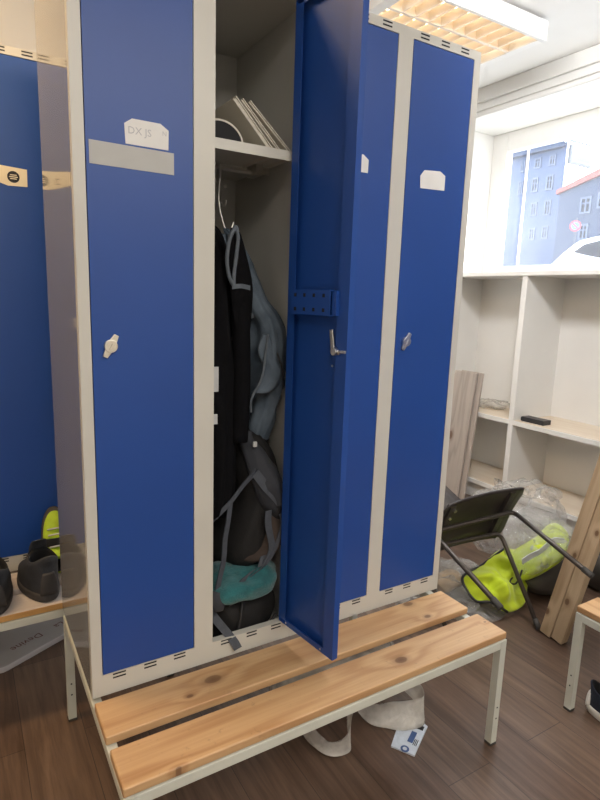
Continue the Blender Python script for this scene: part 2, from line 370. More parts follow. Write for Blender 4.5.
# ------------------------------------------------------------------ the room
XW, XO = 2.97, 3.56            # inner face and outer face of the window wall
YB, YF, XL, ZC = 2.0, -3.6, -2.3, 2.875
NY0, NY1, SZ, HZ = -0.15, 1.885, 1.645, 2.70   # niche
struct(B(XL-.1, XO, YF-.1, YB+.1, -.06, 0).build('floor', M['floor']))
struct(B(XL-.1, XO, YF-.1, YB+.1, ZC, ZC+.08).build('ceiling', M['ceil']))
struct(B(XL-.1, XO, YB, YB+.1, 0, ZC).build('wall_back', M['wall']))
struct(B(XL-.1, XL, YF, YB, 0, ZC).build('wall_left', M['wall']))
struct(B(XL-.1, XO, YF-.1, YF, 0, ZC).build('wall_front', M['wall']))
w = MB()
w.box(XW, XO, YF, YB, HZ, ZC); w.box(XW, XO, YF, NY0, 0, HZ); w.box(XW, XO, NY1, YB, 0, HZ); w.box(3.40, XO, NY0, NY1, 0, SZ-.03)
struct(w.build('wall_right', M['wall']))
t = MB(); t.box(XW-.035, XW, YF, YB, 2.785, ZC); t.box(XW-.018, XW, YF, YB, 2.735, 2.785); t.box(XW-.010, XW, YF, YB, HZ, 2.712)
struct(t.build('trim_1', M['trim'], bevel=.006))
# window
wf = MB(); GX = 3.44; GY0, GY1, GZ0, GZ1 = NY0+.13, 1.745, 1.715, 2.56
wf.box(GX-.03, GX+.04, GY1, NY1, SZ, HZ); wf.box(GX-.03, GX+.04, NY0, GY0, SZ, HZ)
wf.box(GX-.03, GX+.04, GY0, GY1, GZ1, HZ); wf.box(GX-.03, GX+.04, GY0, GY1, SZ, GZ0)
wf.box(GX+.012, GX+.03, 1.585, 1.60, GZ0, GZ1)
win = struct(wf.build('window_1', M['sill'], bevel=.006))
B(GX+.004, GX+.008, GY0-.01, GY1+.01, GZ0-.01, GZ1+.01).build('glass', M['pane'], win)

# ------------------------------------------------------------------ built-in shelf under the window
sh = thing('shelf_unit', (3.17, .86, 0), 'white built-in shelf unit with wood-topped shelves under the window', 'shelf')
X0, X1 = XW, 3.385; YA, YC = NY0+.01, NY1-.01
B(X0-.012, 3.42, NY0+.004, NY1-.004, SZ-.03, SZ).build('top_board', M['sill'], sh, bevel=.004)
B(X1-.012, X1, YA, YC, .115, SZ-.03).build('back_panel', M['sill'], sh)
for y in (YA, .10, 1.108, YC-.04): B(X0, X1-.012, y, y+.04, .0, SZ-.03).build('divider', M['sill'], sh, bevel=.002)
for y0, y1 in ((YA+.04, .10), (.14, 1.108), (1.148, YC-.04)):
    for z in (.115, .617):
        s1 = MB().box(X0, X1-.012, y0, y1, z, z+.030); s1.box(X0+.012, X1-.013, y0+.001, y1-.001, z+.030, z+.033, 1)
        s1.build('shelf', [M['sill'], M['shelfwood']], sh)
B(X0+.03, X0+.045, YA+.04, YC-.04, 0, .115).build('plinth', M['trim'], sh)

# ------------------------------------------------------------------ lockers
H0, ZBD, ZTD, ZT = .403, .463, 2.159, 2.187
P_, Q_, D_ = .028, .0583, .2422
def locker(name, ox, oy, label, n=4, depth=.48, open_door=None, extras=None):
    root = thing(name, (ox+.6, oy+depth/2, H0), label, 'locker cabinet')
    Wd = 2*P_+n*D_+(n-1)*Q_
    X = lambda i: ox+P_+i*(D_+Q_)
    # painted front frame with punched slots
    f = MB(); g = .0022
    f.box(ox, ox+Wd, oy, oy+.022, H0, ZBD-g); f.box(ox, ox+Wd, oy, oy+.022, ZTD+g, ZT)
    f.box(ox, X(0)-g, oy, oy+.022, ZBD-g, ZTD+g)
    for i in range(n):
        x0 = X(i)+D_+g; x1 = ox+Wd if i == n-1 else X(i+1)-g
        f.box(x0, x1, oy, oy+.022, ZBD-g, ZTD+g)
        for c in (.040, .121, .202):
            for dz in (-.001, .0088):
                f.box(X(i)+c-.0165, X(i)+c+.0165, oy-.0004, oy+.001, H0+.0422+dz, H0+.0464+dz, 1)
                f.box(X(i)+c-.0165, X(i)+c+.0165, oy-.0004, oy+.001, ZT-.0173+dz, ZT-.0131+dz, 1)
    f.build('front_frame', [M['grey'], M['dark']], root)
    for x0, x1 in ((ox, ox+.002), (ox+Wd-.002, ox+Wd)):
        B(x0, x1, oy+.022, oy+depth, H0, ZT).build('side_panel', M['panel'], root)
    b = MB(); b.box(ox+.002, ox+Wd-.002, oy+depth-.004, oy+depth, H0, ZT); b.box(ox+.002, ox+Wd-.002, oy+.022, oy+depth-.004, ZT-.004, ZT); b.box(ox+.002, ox+Wd-.002, oy+.022, oy+depth-.004, H0, H0+.003)
    for i in range(n-1): xm = X(i)+D_+Q_/2; b.box(xm-.0015, xm+.0015, oy+.022, oy+depth-.004, H0+.003, ZT-.004)
    b.build('carcass', M['inner'], root)
    for i in range(n):
        x0, x1 = X(i), X(i)+D_
        hinge = V((x1+.001, oy, 0)); isopen = (i == open_door)
        T = Matrix.Translation(hinge+V((-.008, .012, 0))) @ Matrix.Rotation(R(97.6), 4, 'Z') @ Matrix.Translation(-hinge) if isopen else Matrix.Identity(4)
        d = MB(); th = .019
        d.box(x0, x1, oy+.0, oy+.0012, ZBD, ZTD)
        d.box(x0, x0+.0012, oy+.0012, oy+th, ZBD, ZTD); d.box(x1-.0012, x1, oy+.0012, oy+th, ZBD, ZTD)
        d.box(x0+.0012, x1-.0012, oy+.0012, oy+th, ZBD, ZBD+.0012); d.box(x0+.0012, x1-.0012, oy+.0012, oy+th, ZTD-.0012, ZTD)
        d.box(x0+.0012, x0+.040, oy+th-.0012, oy+th, ZBD+.0012, ZTD-.0012); d.box(x1-.030, x1-.0012, oy+th-.0012, oy+th, ZBD+.012, ZTD-.012)
        d.box(x0+.040, x1-.030, oy+th-.0012, oy+th, ZBD+.0012, ZBD+.016); d.box(x0+.040, x1-.030, oy+th-.0012, oy+th, ZTD-.016, ZTD-.0012)
        d.xf(T); do = d.build('door', M['blue'], root)
        if isopen: lab(do, 'open blue door showing its inner face')
        # turning latch, two slanted wings on a round boss
        k = MB(); kc = V((x0+.040, oy, 1.304)); tilt = R(62)
        k.disc(kc+V((0, -.0005, 0)), (0, -1, 0), .0150, .010, 24)
        ux = V((math.cos(tilt), 0, math.sin(tilt))); uz = V((-ux.z, 0, ux.x))
        for sgn in (-1, 1):
            k.prism([kc+V((0, -.002, 0))+ux*sgn*.010-uz*.009, kc+V((0, -.002, 0))+ux*sgn*.010+uz*.009, kc+V((0, -.002, 0))+ux*sgn*.029+uz*.0055, kc+V((0, -.002, 0))+ux*sgn*.029-uz*.0055], (0, -.006, 0))
        k.obox(kc+V((0, -.0112, 0)), ux*.008, uz*.0012, V((0, .0010, 0)))
        k.xf(T); k.build('latch', M['brass'] if i == 0 else M['chrome'], do, bevel=.0012)
        if isopen:
            # cup and pen rack with eight square holes, on the inside of the door
            h = MB(); a0, a1, z0, z1 = x1-.192, x1-.034, 1.386, 1.450; rd = .015
            h.box(a0, a1, oy+th+rd, oy+th+rd+.0015, z0, z1); h.box(a0, a1, oy+th, oy+th+rd, z1-.0015, z1); h.box(a0, a1, oy+th, oy+th+rd, z0, z0+.0015)
            for c in range(4):
                for zz in (z0+.014, z1-.014):
                    xc = a1-.020-c*.038; h.box(xc-.0045, xc+.0045, oy+th+rd+.001, oy+th+rd+.0022, zz-.0045, zz+.0045, 1)
            h.box(a0-.016, a0, oy+th, oy+th+.010, z0+.002, z1-.002)
            h.xf(T); h.build('door_rack', [M['blue'], M['dark']], do)
            e = MB(); xc = x0+.036
            e.prism([(xc+.026, oy+th, 1.352), (xc+.014, oy+th, 1.354), (xc+.006, oy+th, 1.310), (xc-.016, oy+th, 1.302), (xc-.012, oy+th, 1.292), (xc+.016, oy+th, 1.294)], (0, .005, 0))
            e.disc((xc, oy+th+.001, 1.300), (0, 1, 0), .010, .012, 16)
            e.box(xc-.034, xc-.016, oy+th-.010, oy+th+.004, 1.297, 1.304)
            e.xf(T); lab(e.build('lock_cam', M['chrome'], do, bevel=.001), 'bent metal lock lever on the inner face')
            for rx, rz in [(x0+.050, 1.262)]+[(xc, zc) for zc in (ZBD+.008, ZTD-.008) for xc in (x0+.05, x1-.035)]:
                MB().disc((rx, oy+th-.0005, rz), (0, 1, 0), .003, .0015, 10).xf(T).build('rivet', M['chrome'], do)
        if extras: extras(i, do, x0, x1, oy, T)
    if open_door is not None:
        i = open_door; xa, xb = X(i)-Q_/2+.002, X(i)+D_+Q_/2-.002
        s2 = MB(); s2.box(xa, xb, oy+.026, oy+depth-.005, 1.806, 1.809); s2.box(xa, xb, oy+.026, oy+.029, 1.784, 1.806); s2.box(xa, xb, oy+.26, oy+.263, 1.792, 1.806)
        s2.build('hat_shelf', M['grey'], root)
        r = MB(); r.tube([(xa, oy+.235, 1.786), (xb-.045, oy+.235, 1.786)], .0060, 12); r.box(xb-.062, xb-.040, oy+.20, oy+.262, 1.776, 1.805); r.box(xb-.06, xb-.001, oy+.232, oy+.238, 1.786, 1.804)
        lab(r.build('hanging_rail', M['chrome'], root), 'thin metal hanging rail under the hat shelf')
    return root

def main_extras(i, do, x0, x1, oy, T):
    e = .0009
    def cut(xa, xb, za, zb, dz=0):   # note with clipped top corners
        return [(xa, oy-.0003, za+dz), (xb, oy-.0003, za), (xb+.001, oy-.0003, zb-.012), (xb-.018, oy-.0003, zb), (xa+.015, oy-.0003, zb+dz*.5), (xa-.002, oy-.0003, zb-.012)]
    if i == 0:
        MB().prism([(.0345, oy-.0003, 1.7505), (.2235, oy-.0003, 1.7490), (.2235, oy-.0003, 1.7010), (.0345, oy-.0003, 1.7015)], (0, -e, 0)).build('label_strip', M['tape'], do)
        p = MB().prism(cut(.113, .2105, 1.7535, 1.808), (0, -e, 0))
        mt = Matrix.Translation((.118, oy-.0016, 1.776)) @ Matrix.Rotation(R(90), 4, 'X')
        p.text('DX JS', .022, mt, 1); p.text('N', .014, Matrix.Translation((.196, oy-.0016, 1.783)) @ Matrix.Rotation(R(90), 4, 'X'), 1)
        lab(p.build('paper_note', [M['paper'], M['pencil']], do), 'white paper note with faint handwriting')
    if i == 2:
        MB().prism(cut(.700, .788, 1.781, 1.828), (0, -e, 0)).build('paper_note', M['paper'], do)
    if i == 3:
        MB().prism([(.988, oy-.0003, 1.765), (1.087, oy-.0003, 1.769), (1.087, oy-.0003, 1.812), (1.064, oy-.0003, 1.823), (1.000, oy-.0003, 1.818), (.985, oy-.0003, 1.800)], (0, -e, 0)).build('paper_note', M['paper'], do)
locker('locker_cabinet', 0, 0, 'grey four-door locker cabinet in the middle, blue doors, one standing open', open_door=1, extras=main_extras)

def left_extras(i, do, x0, x1, oy, T):
    if i != 2: return
    p = MB().prism([(-.150, oy-.0003, 1.790), (-.150, oy-.0003, 1.832), (-.081, oy-.0003, 1.823), (-.002, oy-.0003, 1.818), (-.003, oy-.0003, 1.763), (-.061, oy-.0003, 1.761), (-.10, oy-.0003, 1.772)], (0, -.0009, 0))
    p.disc((-.044, oy-.0012, 1.790), (0, -1, 0), .0185, .0006, 28, 1)
    for dz, hw in ((.006, .010), (.0, .013), (-.006, .010)): p.box(-.044-hw, -.044+hw, oy-.0022, oy-.0019, 1.790+dz-.0014, 1.790+dz+.0014, 0)
    p.text('2', .030, Matrix.Translation((-.099, oy-.0016, 1.782)) @ Matrix.Rotation(R(90), 4, 'X'), 1)
    lab(p.build('name_label', [M['cream'], M['black']], do), 'cream label with a round black emblem')
locker('locker_cabinet', -.815, .83, 'grey locker cabinet with blue doors standing behind on the left, partly hidden', extras=left_extras)

# ------------------------------------------------------------------ benches
def bench(label, T, length, boards, ydepth, bmats, legs=True, group=None):
    """stand with two slats along local x; local front is -y; slat tops at .406"""
    root = thing('bench', T @ V((length/2, ydepth/2, 0)), label, 'bench')
    f = MB(); s = .0255
    yf, yb = -.312, ydepth
    f.box(s, length-s, yf, yf+s, .352, .379); f.box(s, length-s, yb-s, yb, .352, .379)
    for x in (0, length-s): f.box(x, x+s, yf+s, yb-s, .352, .379)
    f.box(s, length-s, -.012, .012, .352, .379)
    f.xf(T).build('frame', M['frame'], root, bevel=.002)
    for x in (0, length-s):
        for y in (yf, yb-s):
            l = B(x, x+s, y, y+s, .008, .379); l2 = B(x-.001, x+s+.001, y-.001, y+s+.001, 0, .010)
            for zz in (.10, .14): l.disc((x+s/2, y-.0002, zz), (0, -1, 0), .003, .0006, 10, 1)
            lo = l.xf(T).build('leg', [M['frame'], M['dark']], root, bevel=.002); l2.xf(T).build('rubber_foot', M['foot'], lo, bevel=.002)
    for (y0, y1, x0, x1), m in zip(boards, bmats):
        B(x0, x1, y0, y1, .381, .4045).xf(T).build('seat_slat', m, root, bevel=.004, seg=3)
    return root
P1 = wood('pine_slat_back', PL, PD, 0, 1.0, knots=((-.303, -.315, .015), (-.38, -.348, .006), (.431, -.273, .012), (.437, -.362, .008)), wear=.35)
P2 = wood('pine_slat_front', PL, PD, 0, 5.0, knots=((.206, -.496, .013), (-.48, -.552, .005), (.582, -.476, .003)), wear=.6)
I4 = Matrix.Identity(4)
bench('slatted pine bench with a pale steel frame carrying the middle locker', I4, 1.2, [(-.148, -.018, 0, 1.2), (-.3095, -.187, 0, 1.2)], .48, [P1, P2])
P3 = wood('pale_speckled_slat', (.60, .54, .50), (.42, .35, .31), 0, 2.0, wear=.3, rough=.6, contrast=.8)  # paler, greyer slats than the other benches, with a dark speckle
lb = bench('pale slatted bench in front of the left locker with black shoes on it', Matrix.Translation((-.815, .83, 0)), 1.2, [(-.148, -.018, 0, 1.2), (-.3095, -.187, 0, 1.2)], .48, [P3, P3])
B(-.815, .385, .5190, .5204, .383, .4025).build('edge_band', wood('orange_pine_edge', (.62, .36, .13), (.45, .22, .06), 0, 4.0), lb)
P4 = wood('pine_slat_right', PL, PD, 1, 8.0, plane=(1, 0), knots=((.2, .05, .01),))
TR = Matrix.Translation((1.865, -.318, 0)) @ Matrix.Rotation(R(-90), 4, 'Z')
bench('pine bench with a pale steel frame at the right edge, above a navy shoe', TR, 1.2, [(-.148, -.018, 0, 1.2), (-.3095, -.187, 0, 1.2)], .48, [P4, P4])

rk = locker('locker_cabinet', 0, 0, 'grey locker cabinet on the right bench, beyond the right picture edge')
rk.location = (2.105, -.925, H0); rk.rotation_euler = (0, 0, R(-90))
# ------------------------------------------------------------------ ceiling light
LX0, LX1, LY0, LY1, LZ = 1.52, 2.455, .745, 1.165, 2.765
cl = thing('ceiling_light', ((LX0+LX1)/2, (LY0+LY1)/2, LZ), 'lit white twin-tube ceiling light with warm louvres above the lockers', 'ceiling light')
h = MB(); e = .022
h.box(LX0, LX1, LY0, LY0+e, LZ, 2.852); h.box(LX0, LX1, LY1-e, LY1, LZ, 2.852); h.box(LX0, LX0+.06, LY0+e, LY1-e, LZ, 2.852); h.box(LX1-.045, LX1, LY0+e, LY1-e, LZ, 2.852)
h.box(LX0, LX1, LY0, LY1, 2.852, 2.858); h.box(LX0+.05, LX1-.05, LY0+.05, LY1-.05, 2.858, ZC)
h.build('housing', M['white_gloss'], cl, bevel=.006)
yc = (LY0+LY1)/2
lo = MB(); lo.box(LX0+.06, LX1-.045, yc-.008, yc+.008, LZ+.002, LZ+.05)
lv = lo.build('centre_bar', M['louvre'], cl)
n = 10
for i in range(1, n):
    x = LX0+.06+(LX1-.045-LX0-.06)*i/n
    for y0, y1 in ((LY0+e, yc-.008), (yc+.008, LY1-e)):
        b = MB(); b.prism([(x-.003, y0, LZ+.003), (x+.003, y0, LZ+.003), (x+.009, y0, LZ+.045), (x-.009, y0, LZ+.045)], (0, y1-y0, 0)); b.build('louvre_blade', M['louvre'], cl)
for y in (LY0+.11, LY1-.11): MB().tube([(LX0+.065, y, 2.828), (LX1-.05, y, 2.828)], .013, 14).build('fluorescent_tube', M['tube'], cl, smooth=True)
B(LX0+.06, LX1-.045, LY0+e, LY1-e, 2.849, 2.852).build('reflector', M['louvre'], cl)

# ------------------------------------------------------------------ inside the open compartment
def slab(name, label, cat, c0, lean, w_, h_, th, cover, group, curve=0):
    """book leaning to the left: c0 = its lower right front corner"""
    b = MB(); d = V((-math.sin(lean), 0, math.cos(lean))); nn = V((-math.cos(lean), 0, -math.sin(lean)))
    root = thing(name, c0, label, cat, group)
    c = V(c0)+nn*(th/2)+d*h_/2+V((0, w_/2, 0))
    for sg in (-1, 1): MB().obox(c+nn*sg*(th/2-.0015), d*h_/2, V((0, w_/2, 0)), nn*.0015).build('cover', cover, root, bevel=.0008)
    MB().obox(c, d*(h_/2-.004), V((0, w_/2-.004, 0)), nn*(th/2-.003)).build('pages', M['pages'], root)
    return root
ZS = 1.809
slab('book', 'pale cover book leaning leftmost on the hat shelf, behind the roll', 'book', (.531, .07, ZS+.002), R(45), .25, .168, .014, M['binder'], 'books leaning on the hat shelf')
slab('book', 'thin pale book leaning in the middle on the hat shelf', 'book', (.553, .07, ZS+.002), R(46), .24, .168, .009, M['binder'], 'books leaning on the hat shelf')
slab('book', 'pale book leaning rightmost on the hat shelf, near the open door', 'book', (.589, .07, ZS+.002), R(49.5), .22, .178, .009, M['binder'], 'books leaning on the hat shelf')
rl = MB(); cx, cz = .366, ZS+.001
arch = [V((cx+.064*math.cos(q), .06, cz+.054*math.sin(q))) for q in [math.pi*k/28 for k in range(29)]]
arc2 = [V((cx+.059*math.cos(q), .06, cz+.049*math.sin(q))) for q in [math.pi*k/28 for k in range(28, -1, -1)]]
rl.prism(arch+arc2, (0, .22, 0)); rl.prism(arc2, (0, .004, 0), 1)  # dark sheet across the arch stands in for the shade inside it
tag(rl.build('curved_board', [M['binder'], M['dark']], smooth=False, bevel=.001), 'curved pale board arching over the left end of the hat shelf', 'curved board')

# double hook hanging from the rail
hk = MB(); hx = .432
hk.tube(catmull([(hx-.004, .246, 1.781), (hx, .240, 1.797), (hx+.004, .229, 1.793), (hx+.004, .226, 1.766), (hx+.000, .228, 1.71), (hx+.006, .226, 1.66), (hx+.020, .222, 1.617), (hx+.032, .218, 1.612), (hx+.043, .216, 1.640)], 5), .003, 8)
hk.tube(catmull([(hx+.004, .226, 1.69), (hx+.012, .21, 1.68), (hx+.013, .204, 1.695)], 4), .0025, 8); hk.disc((hx+.016, .221, 1.735), (.3, -1, 0), .005, .004, 12)
tag(hk.build('coat_hook', M['chrome'], smooth=True), 'silver wire coat hook hanging from the rail in the open locker', 'hook')

# black jacket at the left
jk = thing('jacket', (.375, .2, .85), 'long black jacket hanging at the left of the open locker', 'jacket')
MB().rows([(.392, .22, 1.625, .018, .03), (.385, .22, 1.60, .040, .07), (.378, .21, 1.52, .056, .12), (.378, .20, 1.35, .064, .13), (.380, .19, 1.10, .066, .14), (.378, .18, .88, .062, .14), (.374, .18, .80, .055, .12)], 40, 6, .06, 6, 1.0).build('body', M['cloth_black'], jk, smooth=True)
MB().tube(catmull([(.375, .232, 1.795), (.368, .235, 1.780), (.372, .225, 1.70), (.385, .22, 1.625)], 5), .003, 8).build('hanger_hook', M['black'], jk, smooth=True)
MB().tube(catmull([(.415, .10, 1.55), (.436, .085, 1.40), (.440, .075, 1.20), (.432, .07, 1.02)], 5), .026, 12, rr=[.006+.020*min(1, i/6) for i in range(16)]).build('sleeve', M['cloth_black'], jk, smooth=True)
for x_, z_, a_, b_ in ((.352, 1.205, .009, .034), (.355, 1.095, .011, .014)):
    lab(MB().obox((x_, .052, z_), (a_, 0, 0), (0, .002, 0), (0, 0, b_)).build('white_patch', M['silver'], jk, bevel=.001), 'small white patch')

# denim garment on the hook
dj = thing('denim_jacket', (.50, .17, 1.05), 'faded blue denim jacket hanging bunched from the wire hook', 'jacket')
MB().rows([(.452, .212, 1.622, .008, .010), (.470, .205, 1.58, .022, .030), (.487, .20, 1.52, .032, .05), (.515, .19, 1.42, .046, .07), (.548, .18, 1.36, .050, .085), (.560, .175, 1.30, .062, .10), (.560, .175, 1.24, .072, .10), (.565, .175, 1.18, .058, .09), (.560, .18, 1.12, .046, .08), (.545, .185, 1.05, .045, .075), (.535, .19, 1.00, .040, .07)], 44, 6, .09, 5, 2.3, lump=.008, ls=16).build('body', M['denim'], dj, smooth=True)
MB().rows([(.430, .20, 1.60, .008, .02), (.425, .17, 1.50, .010, .03), (.428, .16, 1.38, .010, .03), (.440, .16, 1.34, .008, .02)], 16, 5, .05, 3, .4).build('sleeve', M['denim'], dj, smooth=True)
MB().rows([(.452, .19, 1.60, .007, .02), (.452, .165, 1.50, .008, .022), (.447, .16, 1.40, .008, .022)], 14, 5, .05, 3, 1.4).build('collar_band', M['denim_seam'], dj, smooth=True)
MB().ribbon([(.440, .14, 1.37), (.475, .12, 1.37), (.502, .13, 1.375)], [(0, 0, .014)]*3, mi=0, wob=.002).build('waist_tab', M['denim_seam'], dj, solid=.004)
MB().rows([(.520, .085, 1.325, .010, .010), (.517, .080, 1.28, .022, .012), (.540, .075, 1.22, .030, .014), (.530, .075, 1.175, .034, .014), (.505, .08, 1.155, .028, .012)], 20, 5, .12, 3, 5, lump=.006, ls=24).build('pocket_flap', M['denim'], dj, smooth=True)
MB().tube(catmull([(.517, .066, 1.325), (.508, .062, 1.27), (.498, .064, 1.20), (.470, .07, 1.14), (.472, .075, 1.10)], 5), .0035, 8).build('seam', M['denim_seam'], dj, smooth=True)
MB().tube(catmull([(.545, .060, 1.27), (.562, .058, 1.225), (.570, .065, 1.19)], 5), .0025, 8).build('seam', M['black'], dj, smooth=True)

MB().patch([at(*q, 1, .070) for q in ((231, 228), (239, 232), (246, 255), (252, 288), (249, 335), (240, 345), (234, 320), (230, 285), (228, 250))], (0, -.010, 0), n=45, m=10, amp=.010, ls=20, seed=5).build('lining', M['cloth_black'], dj, smooth=True, solid=.004)
for q in (((236, 226), (230, 238), (227, 258), (229, 276), (234, 286)), ((236, 226), (238, 238), (236, 258), (234, 274), (234, 286))):
    MB().tube(catmull([at(*w_, 1, .058) for w_ in q], 5), .0055, 8).build('collar_band', M['denim_seam'], dj, smooth=True)
MB().ribbon([at(232, 287, 1, .056), at(241, 286, 1, .056), at(250, 288, 1, .060)], [(0, 0, .012)]*3, wob=.001).build('waist_tab', M['denim_seam'], dj, solid=.003)
# grey backpack and what lies below
bp = thing('backpack', (.50, .17, .62), 'dark grey backpack with loose straps standing on bundles in the open locker', 'backpack')
MB().rows([(.497, .20, 1.045, .030, .06), (.505, .19, 1.01, .052, .085), (.520, .18, .93, .070, .11), (.535, .18, .84, .082, .12), (.520, .18, .74, .095, .13), (.490, .18, .66, .105, .13), (.485, .19, .625, .09, .11)], 40, 5, .04, 5, .7, lump=.012, ls=14).build('body', M['blackbag'], bp, smooth=True)
MB().rows([(.488, .15, 1.03, .020, .03), (.500, .11, .97, .036, .04), (.530, .08, .89, .048, .05), (.552, .075, .82, .046, .05), (.57, .08, .77, .03, .04)], 24, 5, .06, 4, 3, lump=.006, ls=18).build('top_pocket', M['pack'], bp, smooth=True)
MB().rows([(.545, .13, .80, .040, .06), (.550, .12, .75, .050, .08), (.535, .12, .70, .066, .09), (.50, .12, .665, .07, .09), (.49, .13, .645, .05, .07)], 28, 5, .05, 4, 4, lump=.010, ls=16).build('base_pocket', M['brownbag'], bp, smooth=True)
def strap(pts, w_, m='strap', th=.0035): return MB().ribbon(pts, w_, 7, wob=.003).build('strap', M[m], bp, solid=th)
strap([(.478, .06, .925), (.445, .05, .90), (.405, .045, .86), (.360, .06, .81), (.34, .09, .78)], [(.006, 0, .024)]*5)
strap([(.478, .055, .925), (.505, .040, .885), (.540, .030, .845), (.560, .032, .815)], [(.020, 0, .018)]*4)
strap([(.400, .050, .855), (.385, .04, .78), (.372, .035, .68), (.352, .03, .60)], [(.016, .004, 0)]*4)
strap([(.515, .035, .81), (.510, .028, .77), (.522, .022, .70), (.500, .02, .655)], [(.020, 0, .002)]*4)
strap([(.555, .030, .80), (.558, .025, .76), (.530, .02, .69), (.500, .018, .650), (.46, .02, .625)], [(.018, 0, .010)]*5)
strap([(.560, .030, .80), (.578, .028, .75), (.588, .03, .68)], [(.016, 0, 0)]*3)
strap([(.505, .030, .675), (.492, .022, .645)], [(.032, 0, .004)]*2)
strap([(.46, .02, .638), (.425, .018, .615), (.410, .02, .57), (.40, .02, .55)], [(.028, 0, .010)]*4)
k = MB(); k.obox((.555, .026, .815), (.014, 0, .004), (0, .005, 0), (-.004, 0, .011)); k.build('buckle', M['black'], bp, bevel=.003)
k = MB(); k.obox((.485, .072, 1.005), (.006, 0, 0), (0, .004, 0), (0, 0, .008)); k.build('buckle', M['silver'], bp, bevel=.002)
MB().tube(catmull([(.560, .025, .88), (.572, .022, .85), (.570, .020, .81), (.562, .024, .79)], 5), .0025, 8).build('cord', M['pages'], bp, smooth=True)
MB().rows([(.352, .03, .60, .020, .02), (.350, .02, .575, .022, .018), (.352, .02, .545, .014, .014)], 14, 4, .1, 3, 1).build('strap_clip', M['pack'], bp, smooth=True)

bg = thing('duffel_bag', (.46, .2, .407), 'black cloth bag lying on the floor of the open locker', 'bag')
MB().rows([(.455, .20, .408, .115, .14), (.455, .20, .44, .128, .165), (.460, .20, .50, .128, .165), (.455, .205, .545, .110, .14), (.45, .21, .565, .06, .08)], 40, 5, .03, 5, 2, lump=.012, ls=14, sq=.7).build('body', M['blackbag'], bg, smooth=True)
MB().tube(catmull([(.445, .05, .545), (.428, .03, .50), (.420, .028, .455), (.445, .03, .425), (.51, .03, .435), (.55, .035, .47)], 6), .005, 8).build('piping', M['piping'], bg, smooth=True)
MB().ribbon([(.335, .06, .535), (.345, .035, .515), (.372, .015, .475), (.390, -.004, .447), (.400, -.012, .425)], [(.024, 0, .006)]*5, 6).build('strap', M['strap'], bg, solid=.003)
tw = MB(); tw.rows([(.452, .12, .545, .07, .06), (.432, .095, .556, .104, .095), (.437, .085, .582, .116, .100), (.450, .085, .610, .112, .095), (.468, .10, .630, .085, .06)], 48, 6, .035, 4, 1.2, lump=.016, ls=17)
tag(tw.build('towel', M['teal'], smooth=True), 'folded teal towel lying between the bags in the open locker', 'towel')

# ------------------------------------------------------------------ shoes
def shoe(label, T, mats, L=.285, wd=.049, tall=.105, group=None, band=None):
    """toe towards local +y, standing on local z=0; heel at -L/2"""
    root = thing('shoe', T @ V((0, 0, 0)), label, 'shoe', group)
    def outline(z, yh, yf_, hw, wave=0, n=36):
        pts = []
        for i in range(n):
            a_ = 2*math.pi*i/n; c, s_ = math.cos(a_), math.sin(a_)
            y = (yh+yf_)/2+(yf_-yh)/2*c
            t_ = (y+L/2)/L
            wv = hw*(.80+.22*math.sin(min(1, max(0, t_))*math.pi*.72)) if True else hw
            x = wv*math.copysign(abs(s_)**.8, s_)+.006*max(0, t_-.4)
            pts.append(T @ V((x, y, z+wave*(.012*math.cos(2*a_)-.004*c))))
        return pts
    h_ = L/2
    sl = MB(); sl.loft([outline(0, -h_+.006, h_-.004, wd-.002), outline(.004, -h_, h_, wd+.001), outline(.018, -h_-.002, h_+.001, wd+.002), outline(.030, -h_+.002, h_-.004, wd)])
    sl.build('sole', mats[1], root, smooth=True)
    k_ = tall/.105
    up = MB(); rows_ = [outline(.026, -h_+.005, h_-.006, wd-.002), outline(.045*k_, -h_+.003, h_-.020, wd-.002), outline(.060*k_, -h_+.004, h_-.060, wd-.004), outline(.075*k_, -h_+.006, h_-.105, wd-.007), outline(.090*k_, -h_+.004, h_-.135, wd-.009, .6), outline(.103*k_, -h_+.001, h_-.150, wd-.010, 1), outline(.106*k_, -h_+.006, h_-.154, wd-.013, 1), outline(.098*k_, -h_+.012, h_-.160, wd-.017, 1), outline(.065*k_, -h_+.016, h_-.150, wd-.017), outline(.036, -h_+.018, h_-.140, wd-.016)]
    up.loft(rows_, mis=[0]*6+[1]*3+[1], cap0=False); up.build('upper', [mats[0], mats[2]], root, smooth=True)
    tg = MB(); tg.T = T
    tg.rows([(0, h_-.125, .075*k_, .026, .012), (0, h_-.142, .10*k_, .030, .008), (0, h_-.160, .128*k_, .026, .006), (0, h_-.166, .134*k_, .018, .004)], 18, 3); tg.build('tongue', mats[0], root, smooth=True)
    lc = MB(); lc.T = T
    for j in range(4):
        y = h_-.075-j*.019; z = (.060+j*.0135)*k_+.004
        lc.tube(catmull([(-.024, y, z-.004), (0, y+.004, z+.006), (.024, y, z-.004)], 4), .003, 6)
    lc.build('laces', mats[3], root, smooth=True)
    ht = MB(); ht.T = T
    ht.rows([(0, -h_+.006, .030, .030, .010), (0, -h_+.006, .055*k_, .026, .010), (0, -h_+.006, .075*k_, .018, .007)], 16, 3); ht.build('heel_counter', mats[1], root, smooth=True)
    if band:
        bd = MB(); bd.T = T; bd.ribbon([(-wd-.002, -.005, .03), (-wd+.004, -.005, .065), (0, -.002, .088), (wd-.004, -.005, .065), (wd+.002, -.005, .03)], [(0, .030, 0)]*5, 5); bd.build('strap', band, root, solid=.004)
    return root
BZ = .4046
SM = [M['shoe_black'], M['shoe_sole'], M['lining'], M['black']]
shoe('black shoe on the left bench, heel towards us, nearer the grey locker side', Matrix.Translation((-.050, .668, BZ)) @ Matrix.Rotation(R(9), 4, 'Z'), SM, L=.265, wd=.060, tall=.145, group='black shoes on the left bench')
